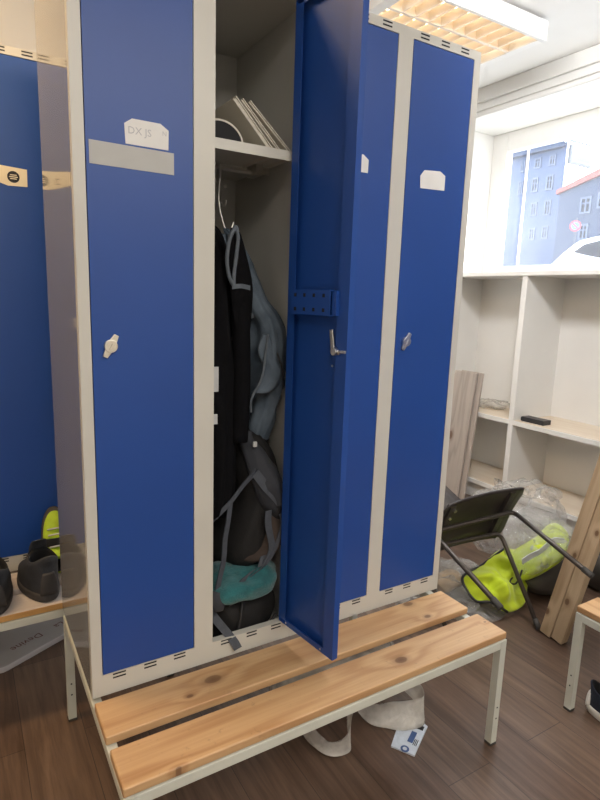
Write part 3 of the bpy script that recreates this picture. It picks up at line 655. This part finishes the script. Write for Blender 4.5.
shoe('black shoe on the left bench cut off by the left picture edge', Matrix.Translation((-.192, .668, BZ)) @ Matrix.Rotation(R(2), 4, 'Z'), SM, L=.29, wd=.060, tall=.140, group='black shoes on the left bench')
NM = [M['neon_shoe'], M['shoe_sole'], M['lining'], M['silver']]
shoe('neon yellow shoe with a dark strap propped on end behind the black shoes', Matrix.Translation((.022, .808, BZ+.118)) @ Matrix.Rotation(R(82), 4, 'X') @ Matrix.Rotation(R(0), 4, 'Z') , NM, L=.225, wd=.042, tall=.085, band=M['piping'])
dk = MB().rows([(.062, .765, BZ+.001, .024, .04), (.064, .77, BZ+.09, .024, .04), (.062, .785, BZ+.18, .019, .03), (.060, .80, BZ+.245, .014, .018), (.059, .805, BZ+.262, .006, .01)], 20, 5, .05, 4, 1)
tag(dk.build('cloth_bundle', M['taupe'], smooth=True), 'dark rounded upright item between the neon shoe and the grey locker side', 'bundle')
shoe('navy canvas shoe with white sole under the right bench', Matrix.Translation((1.655, -.500, 0)) @ Matrix.Rotation(R(190), 4, 'Z'), [M['navy'], M['rubber_white'], M['lining'], M['rubber_white']], tall=.10)

# pale board under the left bench, lettered
lid = thing('sign_board', (-.1, 1.0, 0), 'pale lettered board lying on the floor under the left bench', 'board')
pl = [V((-.55, .905, 0)), V((-.20, .835, 0)), V((-.172, .833, 0)), V((-.155, .838, 0)), V((.075, .960, 0)), V((.12, 1.0, 0)), V((.02, 1.28, 0)), V((-.5, 1.2, 0))]
MB().prism(pl, (0, 0, .022), 0).build('edge', M['lid_edge'], lid, bevel=.004)
cen = V((-.2, 1.02, 0))
b = MB().prism([cen+(p_-cen)*.975+V((0, 0, .0215)) for p_ in pl], (0, 0, .0016))
rt_ = Matrix.Rotation(R(208), 4, 'Z')
b.text('Devine', .046, Matrix.Translation((-.026, 1.010, .0240)) @ rt_, 1); b.text('La', .046, Matrix.Translation((.066, 1.056, .0240)) @ rt_, 1)
b.build('face', [M['lid'], M['marker']], lid)

# ------------------------------------------------------------------ toppled chair
ch = thing('chair', (1.68, .25, 0), 'black shell chair with bronze tube legs toppled on its back by the bags', 'chair')
A0, A1, B0, B1 = V((1.930, .250, .466)), V((1.456, .296, .455)), V((1.926, .314, .358)), V((1.462, .356, .352))
FA, FC, FB, FD = V((1.900, -.165, .356)), V((1.398, -.118, .340)), V((1.917, .042, .010)), V((1.422, .091, .010))
FA = at(592, 576, 1, -.23); FC = at(501, 608, 1, -.118); FB = at(539, 629, 2, .009); A0 = at(513.5, 511.5, 1, .254); B0 = at(500.5, 533, 1, .314)
def bend(p, c, q, r=.045, n=6):
    a_ = c+(p-c).normalized()*r; b_ = c+(q-c).normalized()*r
    return [a_.lerp(c, t).lerp(c.lerp(b_, t), t) for t in [i/n for i in range(n+1)]]
for nm, (F0, a_, b_, F1) in (('front', (FC, A1, A0, FA)), ('rear', (FD, B1, B0, FB))):
    MB().tube([F0+(a_-F0)*.02]+bend(F0, a_, b_)+bend(a_, b_, F1)+[F1+(b_-F1)*.02], .0105, 12).build('leg_frame', M['tube_metal'], ch, smooth=True)
    for F_, j in ((F0, a_), (F1, b_)):
        d_ = (j-F_).normalized(); MB().tube([F_, F_+d_*.045], .0125, 12).build('foot_cap', M['foot'], ch, smooth=True)
ux = (A1-A0).normalized(); vz = (B0-A0); vz = (vz-ux*vz.dot(ux)).normalized(); nn = ux.cross(vz)
if nn.y < 0: nn = -nn
s = MB(); NU, NV = 14, 14; grid = []
for j in range(NV+1):
    row = []
    for i in range(NU+1):
        u = -.015+.47*i/NU; v_ = -.150+.345*j/NV
        cu_ = (i/NU-.5)*2; cv_ = (j/NV-.5)*2
        rc = 1-.10*max(0, abs(cv_)-.7)/.3*(abs(cu_) > .9)
        p = A0+ux*(.22+(u-.22)*rc)+vz*v_+nn*(.022+.030*(1-cv_*cv_)*.6-.020*cu_*cu_+.03*max(0, cv_-.6))
        row.append(s.v(p))
    grid.append(row)
for j in range(NV):
    for i in range(NU): s.f([grid[j][i], grid[j][i+1], grid[j+1][i+1], grid[j+1][i]])
lab(s.build('seat', M['shell'], ch, smooth=True, solid=.007), 'black moulded seat seen from below')
bk = MB(); grid = []
for j in range(9):
    row = []
    for i in range(11):
        u = .02+.40*i/10; t_ = j/8
        p = A0+ux*u+vz*(.193+.045*t_)+nn*(.06+.36*t_)+vz*(-.03*(2*i/10-1)**2)
        row.append(bk.v(p))
    grid.append(row)
for j in range(8):
    for i in range(10): bk.f([grid[j][i], grid[j][i+1], grid[j+1][i+1], grid[j+1][i]])
bk.build('backrest', M['shell'], ch, smooth=True, solid=.008)
for u in (.055, .40):
    MB().obox(A0+ux*u+vz*.022+nn*.018, ux*.016, vz*.150, nn*.012).build('seat_bracket', M['shell'], ch, bevel=.004)
for u, v_, q in ((.385, -.10, .008), (.395, -.055, .006)): MB().disc(A0+ux*u+vz*v_+nn*.012, -nn, q, .012, 14).build('bolt', M['chrome'], ch)

# ------------------------------------------------------------------ leaning timber
def leaning(name, label, cat, y0, y1, xb, zt_, xt, th, m, group=None, yl=0.0):
    b = MB()
    d = V((xt-xb, yl, zt_)).normalized(); nn_ = d.cross(V((0, 1, 0))).normalized()
    if nn_.x > 0: nn_ = -nn_
    L_ = V((xt-xb, yl, zt_)).length; sd = nn_.cross(d); sd = sd if sd.y > 0 else -sd
    c = V((xb, (y0+y1)/2, th*abs(nn_.z)/2+.002))
    T = Matrix.Translation(c) @ Matrix((nn_, sd, d)).transposed().to_4x4()
    b.box(-th, 0, -(y1-y0)/2, (y1-y0)/2, 0, L_)
    bb = b.build(name, m, bevel=.003)
    bb.location = (0, 0, 0)
    o0 = ORG[bb.name]; bb.data.transform(Matrix.Translation(o0)); bb.matrix_world = T
    return tag(bb, label, cat, group)
def stud(label, ybot, yoff, L_, m):
    """square-cut stud standing on the floor and leaning sideways (-y) against the right locker"""
    b = MB(); b.box(-.045, 0, -.026, .026, 0, L_); lean = math.atan(.192)
    T = Matrix.Translation((1.934, ybot, .007)) @ Matrix.Rotation(lean, 4, 'X')
    o = b.build('timber_plank', m, bevel=.003); o0 = ORG[o.name]; o.data.transform(Matrix.Translation(o0)); o.matrix_world = T
    return tag(o, label, 'plank', 'leaning timber planks')
stud('sawn timber plank leaning beside the bags, left one of the pair', .004, 0, 1.28, M['timber'])
stud('sawn timber plank leaning beside the bags, right one nearer the bench', -.052, 0, 1.20, M['timber2'])
leaning('flooring_plank', 'grey oak flooring plank leaning in front against the white shelf', 'plank', 1.425, 1.635, 2.835, .93, 2.935, .014, M['vinyl'], 'leaning flooring planks')
leaning('flooring_plank', 'grey oak flooring plank leaning behind another one, its edge showing', 'plank', 1.385, 1.59, 2.862, .935, 2.955, .012, M['vinyl'], 'leaning flooring planks')

# ------------------------------------------------------------------ bags, hi-vis clothing
def blob(c, r, seed, lump=.03, ls=7, n=36, m=20, floor=0.002, sq=1.0):
    b = MB(); rings = []
    for j in range(1, m):
        ph = math.pi*j/m; rg = []
        for i in range(n):
            a_ = 2*math.pi*i/n
            p = V((c[0]+r[0]*math.sin(ph)*math.cos(a_), c[1]+r[1]*math.sin(ph)*math.sin(a_), c[2]-r[2]*math.cos(ph)))
            q = noise.noise_vector(p*ls+V((seed, seed, seed)))*lump+noise.noise_vector(p*ls*2.7+V((seed, 0, seed)))*lump*.45
            p += q; p.z = max(floor, p.z); rg.append(p)
        rings.append(rg)
    return b.loft(rings)
tag(blob((2.25, .27, .105), (.20, .15, .115), 3, .03, 6).build('holdall', M['taupe'], smooth=True), 'dark taupe cloth bag on the floor behind the leaning timber', 'bag')
tag(blob((2.60, .12, .14), (.17, .20, .16), 6, .03, 6).build('holdall', M['taupe'], smooth=True), 'dark taupe sack on the floor right of the leaning timber', 'bag')
tag(blob((1.76, .46, .075), (.075, .06, .055), 8, .02, 11).build('cloth_bundle', M['tan'], smooth=True), 'tan cloth bundle seen through the clear plastic bag', 'bundle')
hj = thing('hi_vis_jacket', (1.98, .3, .03), 'neon yellow jacket with black piping spilling onto the floor', 'jacket')
bd = [at(462, 578, 1, .33), at(480, 566, 1, .36), at(503, 549, 1, .36), at(520, 556, 1, .34), at(527, 586, 1, .24), at(524, 604, 1, .17), at(507, 612, 1, .17), at(490, 602, 1, .20), at(474, 600, 1, .25)]
for p_ in bd: p_.z = max(p_.z, .012)
MB().patch(bd, (-.02, -.05, .045), n=90, m=22, amp=.06, ls=10, seed=4).build('cloth', M['neon'], hj, smooth=True, solid=.006)
edge = catmull([tuple(p_) for p_ in [bd[6], bd[7], bd[8], bd[0], bd[1], bd[2]]], 6)
MB().tube([V(p_)+V((-.004, -.006, .004)) for p_ in edge], .006, 8).build('piping', M['piping'], hj, smooth=True)
MB().tube(catmull([at(514, 575, 1, .235), at(510, 582, 1, .215), at(515, 584, 1, .215), at(519, 579, 1, .215), at(522, 570, 1, .23)], 5), .004, 8).build('zip_pull', M['piping'], hj, smooth=True)
h2 = thing('hi_vis_jacket', (2.3, .5, .2), 'neon yellow jacket lying folded on top of the taupe bag inside the clear plastic', 'jacket')
bd = [at(x_, y_, 0, q_) for x_, y_, q_ in ((508, 570, 2.0), (514, 552, 2.05), (535, 538, 2.15), (552, 524, 2.28), (568, 534, 2.30), (566, 550, 2.20), (556, 564, 2.12), (536, 576, 2.05), (520, 580, 2.0))]
for p_ in bd: p_.z = max(p_.z, .02)
MB().patch(bd, (-.02, -.06, .05), n=90, m=22, amp=.06, ls=9.5, seed=9).build('cloth', M['neon'], h2, smooth=True, solid=.008)
MB().ribbon([at(522, 562, 0, 1.99), at(538, 552, 0, 2.05), at(554, 541, 0, 2.13), at(564, 541, 0, 2.18)], [(-.006, 0, .028)]*4, 6, wob=.006).build('reflective_band', M['silver'], h2, solid=.004)
pb = blob((1.70, .44, .085), (.29, .19, .085), 12, .05, 9, 72, 40)
tag(pb.build('plastic_bag', M['clear'], smooth=True), 'clear crumpled plastic bag on the floor under the toppled chair', 'plastic bag')
pb = blob((2.48, .66, .20), (.30, .24, .22), 15, .085, 6.5, 72, 40)
tag(pb.build('plastic_bag', M['clear'], smooth=True), 'clear crumpled plastic bag in front of the white shelf, beside the timber', 'plastic bag')
b = MB().patch([at(441, 560, 2, .03), at(470, 560, 2, .05), at(490, 585, 2, .02), at(506, 612, 2, .01), at(486, 626, 2, .008), at(460, 618, 2, .01), at(440, 606, 2, .012)], (0, 0, .05), n=56, m=14, amp=.05, ls=9, seed=2)
tag(b.build('plastic_sheet', M['clear'], smooth=True, solid=.001), 'clear plastic sheet spread on the floor at the locker end', 'plastic sheet')
b = MB().patch([at(x_, y_, 0, q_) for x_, y_, q_ in ((510, 572, 1.99), (503, 535, 2.03), (516, 508, 2.2), (545, 510, 2.33), (570, 528, 2.30), (568, 552, 2.16), (535, 574, 2.02))], (-.03, -.06, .03), n=84, m=20, amp=.07, ls=12, seed=21)
tag(b.build('plastic_sheet', M['clear'], smooth=True, solid=.001), 'clear plastic film draped over the neon jacket by the timber', 'plastic sheet')
# small things on the shelf
dv = MB().box(3.010, 3.090, .905, 1.078, .6505, .682); dv.box(3.012, 3.088, 1.078, 1.082, .655, .676)
tag(dv.build('charger', M['device'], bevel=.006), 'small black plastic device lying on the shelf', 'device')
tag(blob((3.20, 1.50, .675), (.10, .16, .035), 31, .03, 12, floor=.6505).build('plastic_wrap', M['carrier'], smooth=True), 'crumpled pale plastic wrap on the upper shelf behind the flooring planks', 'plastic wrap')

# ------------------------------------------------------------------ under the bench
pc = thing('carrier_bag', (.9, .1, 0), 'milky plastic carrier bag with loop handles lying under the middle bench', 'plastic bag')
blob((.85, .11, .125), (.25, .15, .14), 41, .04, 7, 44, 24).build('body', M['carrier'], pc, smooth=True)
z = .03
MB().ribbon([(.72, .09, .07), (.655, .02, .055), (.675, -.08, .03), (.745, -.105, .03), (.79, -.06, .05), (.85, .02, .09), (.84, .11, .10)], [(.03, .02, .035), (.035, .01, .03), (.03, .03, .012), (.012, .045, .012), (.035, .02, .03), (.06, .0, .03), (.05, .02, .03)], 8, wob=.008, seed=3).build('handle', M['carrier'], pc, smooth=True, solid=.0008)
MB().ribbon([(.84, .03, .09), (.87, -.04, .05), (.95, -.09, .04), (1.03, -.125, .045), (1.06, -.115, .06), (1.065, -.06, .08), (1.04, .06, .10), (1.0, .14, .10)], [(.0, .05, .03), (.01, .06, .035), (.0, .07, .05), (.01, .04, .08), (.015, .02, .07), (.05, .03, .02), (.06, .02, .01), (.05, 0, .03)], 8, wob=.008, seed=8).build('handle', M['carrier'], pc, smooth=True, solid=.0008)
cd = [V((.885, -.155, 0)), V((.925, -.222, 0)), V((1.050, -.150, 0)), V((1.045, -.105, 0)), V((.96, -.10, 0))]
c = MB().prism(cd, (0, 0, .006)); e1 = (cd[2]-cd[1]).normalized(); e2 = V((-e1.y, e1.x, 0)); o_ = cd[1]
c.disc(o_+e1*.004+e2*.038+V((.006, 0, .0062)), (0, 0, 1), .014, .0006, 20, 1); c.disc(o_+e1*.004+e2*.038+V((.006, 0, .0068)), (0, 0, 1), .007, .0006, 20, 0)
c.obox(o_+e1*.070+e2*.030+V((0, 0, .0064)), e1*.026, e2*.009, V((0, 0, .0004)), 1)
for j in range(3): c.obox(o_+e1*.052+e2*(.008+j*.005)+V((0, 0, .0064)), e1*.014, e2*.0012, V((0, 0, .0004)), 2)
c.obox(o_+e1*.125+e2*.022+V((0, 0, .0064)), e1*.010, e2*.014, V((0, 0, .0004)), 2)
tag(c.build('packet', [M['card'], M['card_blue'], M['black']]), 'blue and white printed packet lying on the floor by the carrier bag', 'packet')

# ------------------------------------------------------------------ the street outside
struct(B(XO+.01, 60, -20, 60, 1.35, 1.50).build('street_ground', M['street']))
def building(label, wallpoly, thick, m, wins, X, roof=None, skew=0):
    root = thing('building', (X, wallpoly[0][0], 1.5), label, 'building')
    MB().prism([(X, y, z) for y, z in wallpoly], (thick, skew, 0)).build('wall', m, root)
    for (y0, y1, z0, z1) in wins:
        f = MB(); q = .09
        f.box(X-.06, X+.02, y0, y0+q, z0, z1); f.box(X-.06, X+.02, y1-q, y1, z0, z1); f.box(X-.06, X+.02, y0+q, y1-q, z0, z0+q); f.box(X-.06, X+.02, y0+q, y1-q, z1-q, z1)
        ym, zm = (y0+y1)/2, z0+(z1-z0)*.62
        f.box(X-.05, X+.02, ym-.035, ym+.035, z0+q, z1-q); f.box(X-.05, X+.02, y0+q, ym-.035, zm-.03, zm+.03); f.box(X-.05, X+.02, ym+.035, y1-q, zm-.03, zm+.03)
        w_ = f.build('window', M['win_white'], root); B(X-.02, X+.01, y0+q, y1-q, z0+q, z1-q).build('pane', M['win_dark'], w_)
    if roof: roof(root)
    return root
XA = 30.0
def fy(px, py, X): p = at(px, py, 0, X); return p.y, p.z
ws = []
for (xa, ya, xb, yb2) in ((535, 158, 541.5, 168.5), (549.8, 154.5, 556.3, 165.5), (532, 178, 538.4, 192), (546.5, 175, 553.5, 190), (531, 202.5, 537, 216), (544.5, 200, 551, 215.5), (520.5, 160.5, 525.5, 172.5), (518, 181, 523, 195), (529, 228, 535, 240), (542, 226, 548, 239)):
    y1, z1 = fy(xa, (ya+yb2)/2, XA); y0, z0 = fy(xb, (ya+yb2)/2, XA); zt_ = fy((xa+xb)/2, ya, XA)[1]; zb_ = fy((xa+xb)/2, yb2, XA)[1]
    ws.append((y0, y1, zb_, zt_))
ye = fy(562, 195, XA)[0]; zt_ = fy(540, 148, XA)[1]
def roofA(root):
    MB().prism([(XA-.4, ye-.1, zt_-.3), (XA-.4, ye+16, zt_-.3), (XA-.4, ye+16, zt_+.1), (XA-.4, ye-.1, zt_+.1)], (6.4, 4.7, 0)).build('cornice', M['facade2'], root)
building('grey-blue apartment block with rows of windows across the street', [(ye, 1.5), (ye+16, 1.5), (ye+16, zt_), (ye, zt_)], 6, M['facade'], ws, XA, roofA, 4.6)
XB = 27.0
y_l, z_l = fy(560, 193.5, XB); y_r, z_r = fy(600, 176, XB); sl_ = (z_r-z_l)/(y_l-y_r); y_p = y_r-2.5
ws = []
for (xa, ya, xb, yb2) in ((580.5, 197, 591.5, 213.5), (579, 224, 588, 240), (598, 192, 608, 208)):
    y1, _ = fy(xa, (ya+yb2)/2, XB); y0, _ = fy(xb, (ya+yb2)/2, XB); ws.append((y0, y1, fy((xa+xb)/2, yb2, XB)[1], fy((xa+xb)/2, ya, XB)[1]))
zp = z_l+sl_*(y_l-y_p)
def roofB(root):
    MB().prism([(XB-.2, y_l+.1, z_l-.05), (XB-.2, y_p, zp), (XB-.2, y_p, zp+.45), (XB-.2, y_l+.1, z_l+.15)], (8, 0, 0)).build('roof', M['roof'], root)
    MB().prism([(XB-.5, y_p, zp), (XB-.5, y_p-(y_l-y_p), z_l-.15), (XB-.5, y_p-(y_l-y_p), z_l+.2), (XB-.5, y_p, zp+.45)], (8, 0, 0)).build('roof', M['roof'], root)
building('darker house with a red sloping roof across the street', [(y_l, 1.5), (y_l, z_l), (y_p, zp), (y_p-(y_l-y_p), z_l), (y_p-(y_l-y_p), 1.5)], 2.5, M['facade2'], ws, XB, roofB)
# car
car = thing('car', (12.0, 5.4, 1.5), 'white car parked in the street outside the window', 'car')
CX0, CX1 = 11.6, 13.3
prof = [(7.40, .30), (7.38, .70), (7.29, .785), (7.125, .915), (6.9, 1.128), (6.70, 1.28), (6.56, 1.368), (6.31, 1.414), (6.04, 1.437), (5.4, 1.45), (4.6, 1.40), (3.9, 1.10), (3.45, .98), (3.40, .35)]
rings = []
for x, k_ in ((CX0, .0), (CX0+.02, .5), (CX0+.12, 1.0), (CX1-.12, 1.0), (CX1-.02, .5), (CX1, 0)):
    rings.append([V((x+(0.16*max(0, zz-.9) if x < 12.4 else -.16*max(0, zz-.9))*.5, 5.6+(yy-5.6)*(.97+.03*k_), 1.5+.28+(zz-.28)*(.95+.05*k_))) for yy, zz in prof])
MB().loft(rings).build('body', M['car_white'], car, bevel=.02)
xg = CX0-.012
MB().prism([(xg, 6.62, 2.61), (xg, 6.36, 2.765), (xg, 6.03, 2.82), (xg, 5.4, 2.84), (xg, 4.8, 2.80), (xg, 4.5, 2.50), (xg, 5.98, 2.46), (xg, 6.39, 2.55)], (.05, 0, 0)).build('side_window', M['win_dark'], car)
MB().prism([(CX0+.22, 6.93, 2.62), (CX1-.22, 6.93, 2.62), (CX1-.28, 6.62, 2.85), (CX0+.28, 6.62, 2.85)], (0, .015, .02)).build('rear_window', M['win_dark'], car)
for y in (6.6, 4.2):
    for x in (CX0-.02, CX1-.18): MB().disc((x, y, 1.82), (1, 0, 0), .32, .2, 28).build('wheel', M['black'], car, bevel=.03)
# street signs
ns = thing('no_parking_sign', (20, 12.3, 1.5), 'round red and blue no parking sign on a pole across the street', 'street sign')
c0 = at(575.3, 226, 0, 20.0); rr0 = .20
dirc = V((-1, -.55, 0)).normalized()
s = MB(); s.disc(c0, dirc, rr0, .03, 32, 0); s.disc(c0+dirc*.03, dirc, rr0*.72, .004, 32, 1)
side = V((-dirc.y, dirc.x, 0)); dg = (side*.7+V((0, 0, -.7))); dg.normalize(); s.obox(c0+dirc*.036, dg*rr0*.75, dirc.cross(dg)*rr0*.11, dirc*.002, 0)
s.build('disc', [M['sign_red'], M['sign_blue']], ns)
MB().tube([(c0.x+.04, c0.y, 1.5), (c0.x+.04, c0.y, c0.z+.3)], .035, 12).build('pole', M['sign_grey'], ns)
hs = thing('hanging_sign', (3.95, 1.55, 2.62), 'pale grey sign plate projecting outside the window', 'sign')
q0, q1, q2, q3 = at(571, 143.5, 1, 1.55), at(592, 150, 1, 1.55), at(592, 167, 1, 1.55), at(570, 164.5, 1, 1.55)
xl, xr, zt2, zb2 = (q0.x+q3.x)/2, (q1.x+q2.x)/2, (q0.z+q1.z)/2, (q2.z+q3.z)/2
s = B(xl, xr, 1.55, 1.57, zb2, zt2); s.box(xl+.012, xr-.012, 1.548, 1.55, zb2+.012, zt2-.012, 1)
s.build('plate', [M['sign_grey'], M['sign_light']], hs)
s = MB(); hh = zt2-zb2; ww = xr-xl
s.disc((xl+ww*.55, 1.5475, zb2+hh*.68), (0, -1, 0), hh*.11, .001, 16)
for zf_, a0, a1 in ((.42, .25, .85), (.28, .18, .90)):
    s.box(xl+ww*a0, xl+ww*a1, 1.5465, 1.5478, zb2+hh*zf_-hh*.045, zb2+hh*zf_+hh*.045)
s.build('lettering', M['sign_grey'], hs)
MB().tube([(XO-.01, 1.56, zt2+.03), (xr, 1.56, zt2+.03)], .006, 8).build('bracket', M['sign_grey'], hs)
k = MB()
for x in (xl+.03, xr-.03): k.tube([(x, 1.56, zt2-.002), (x, 1.56, zt2+.03)], .004, 8)
k.build('hanger', M['sign_grey'], hs)
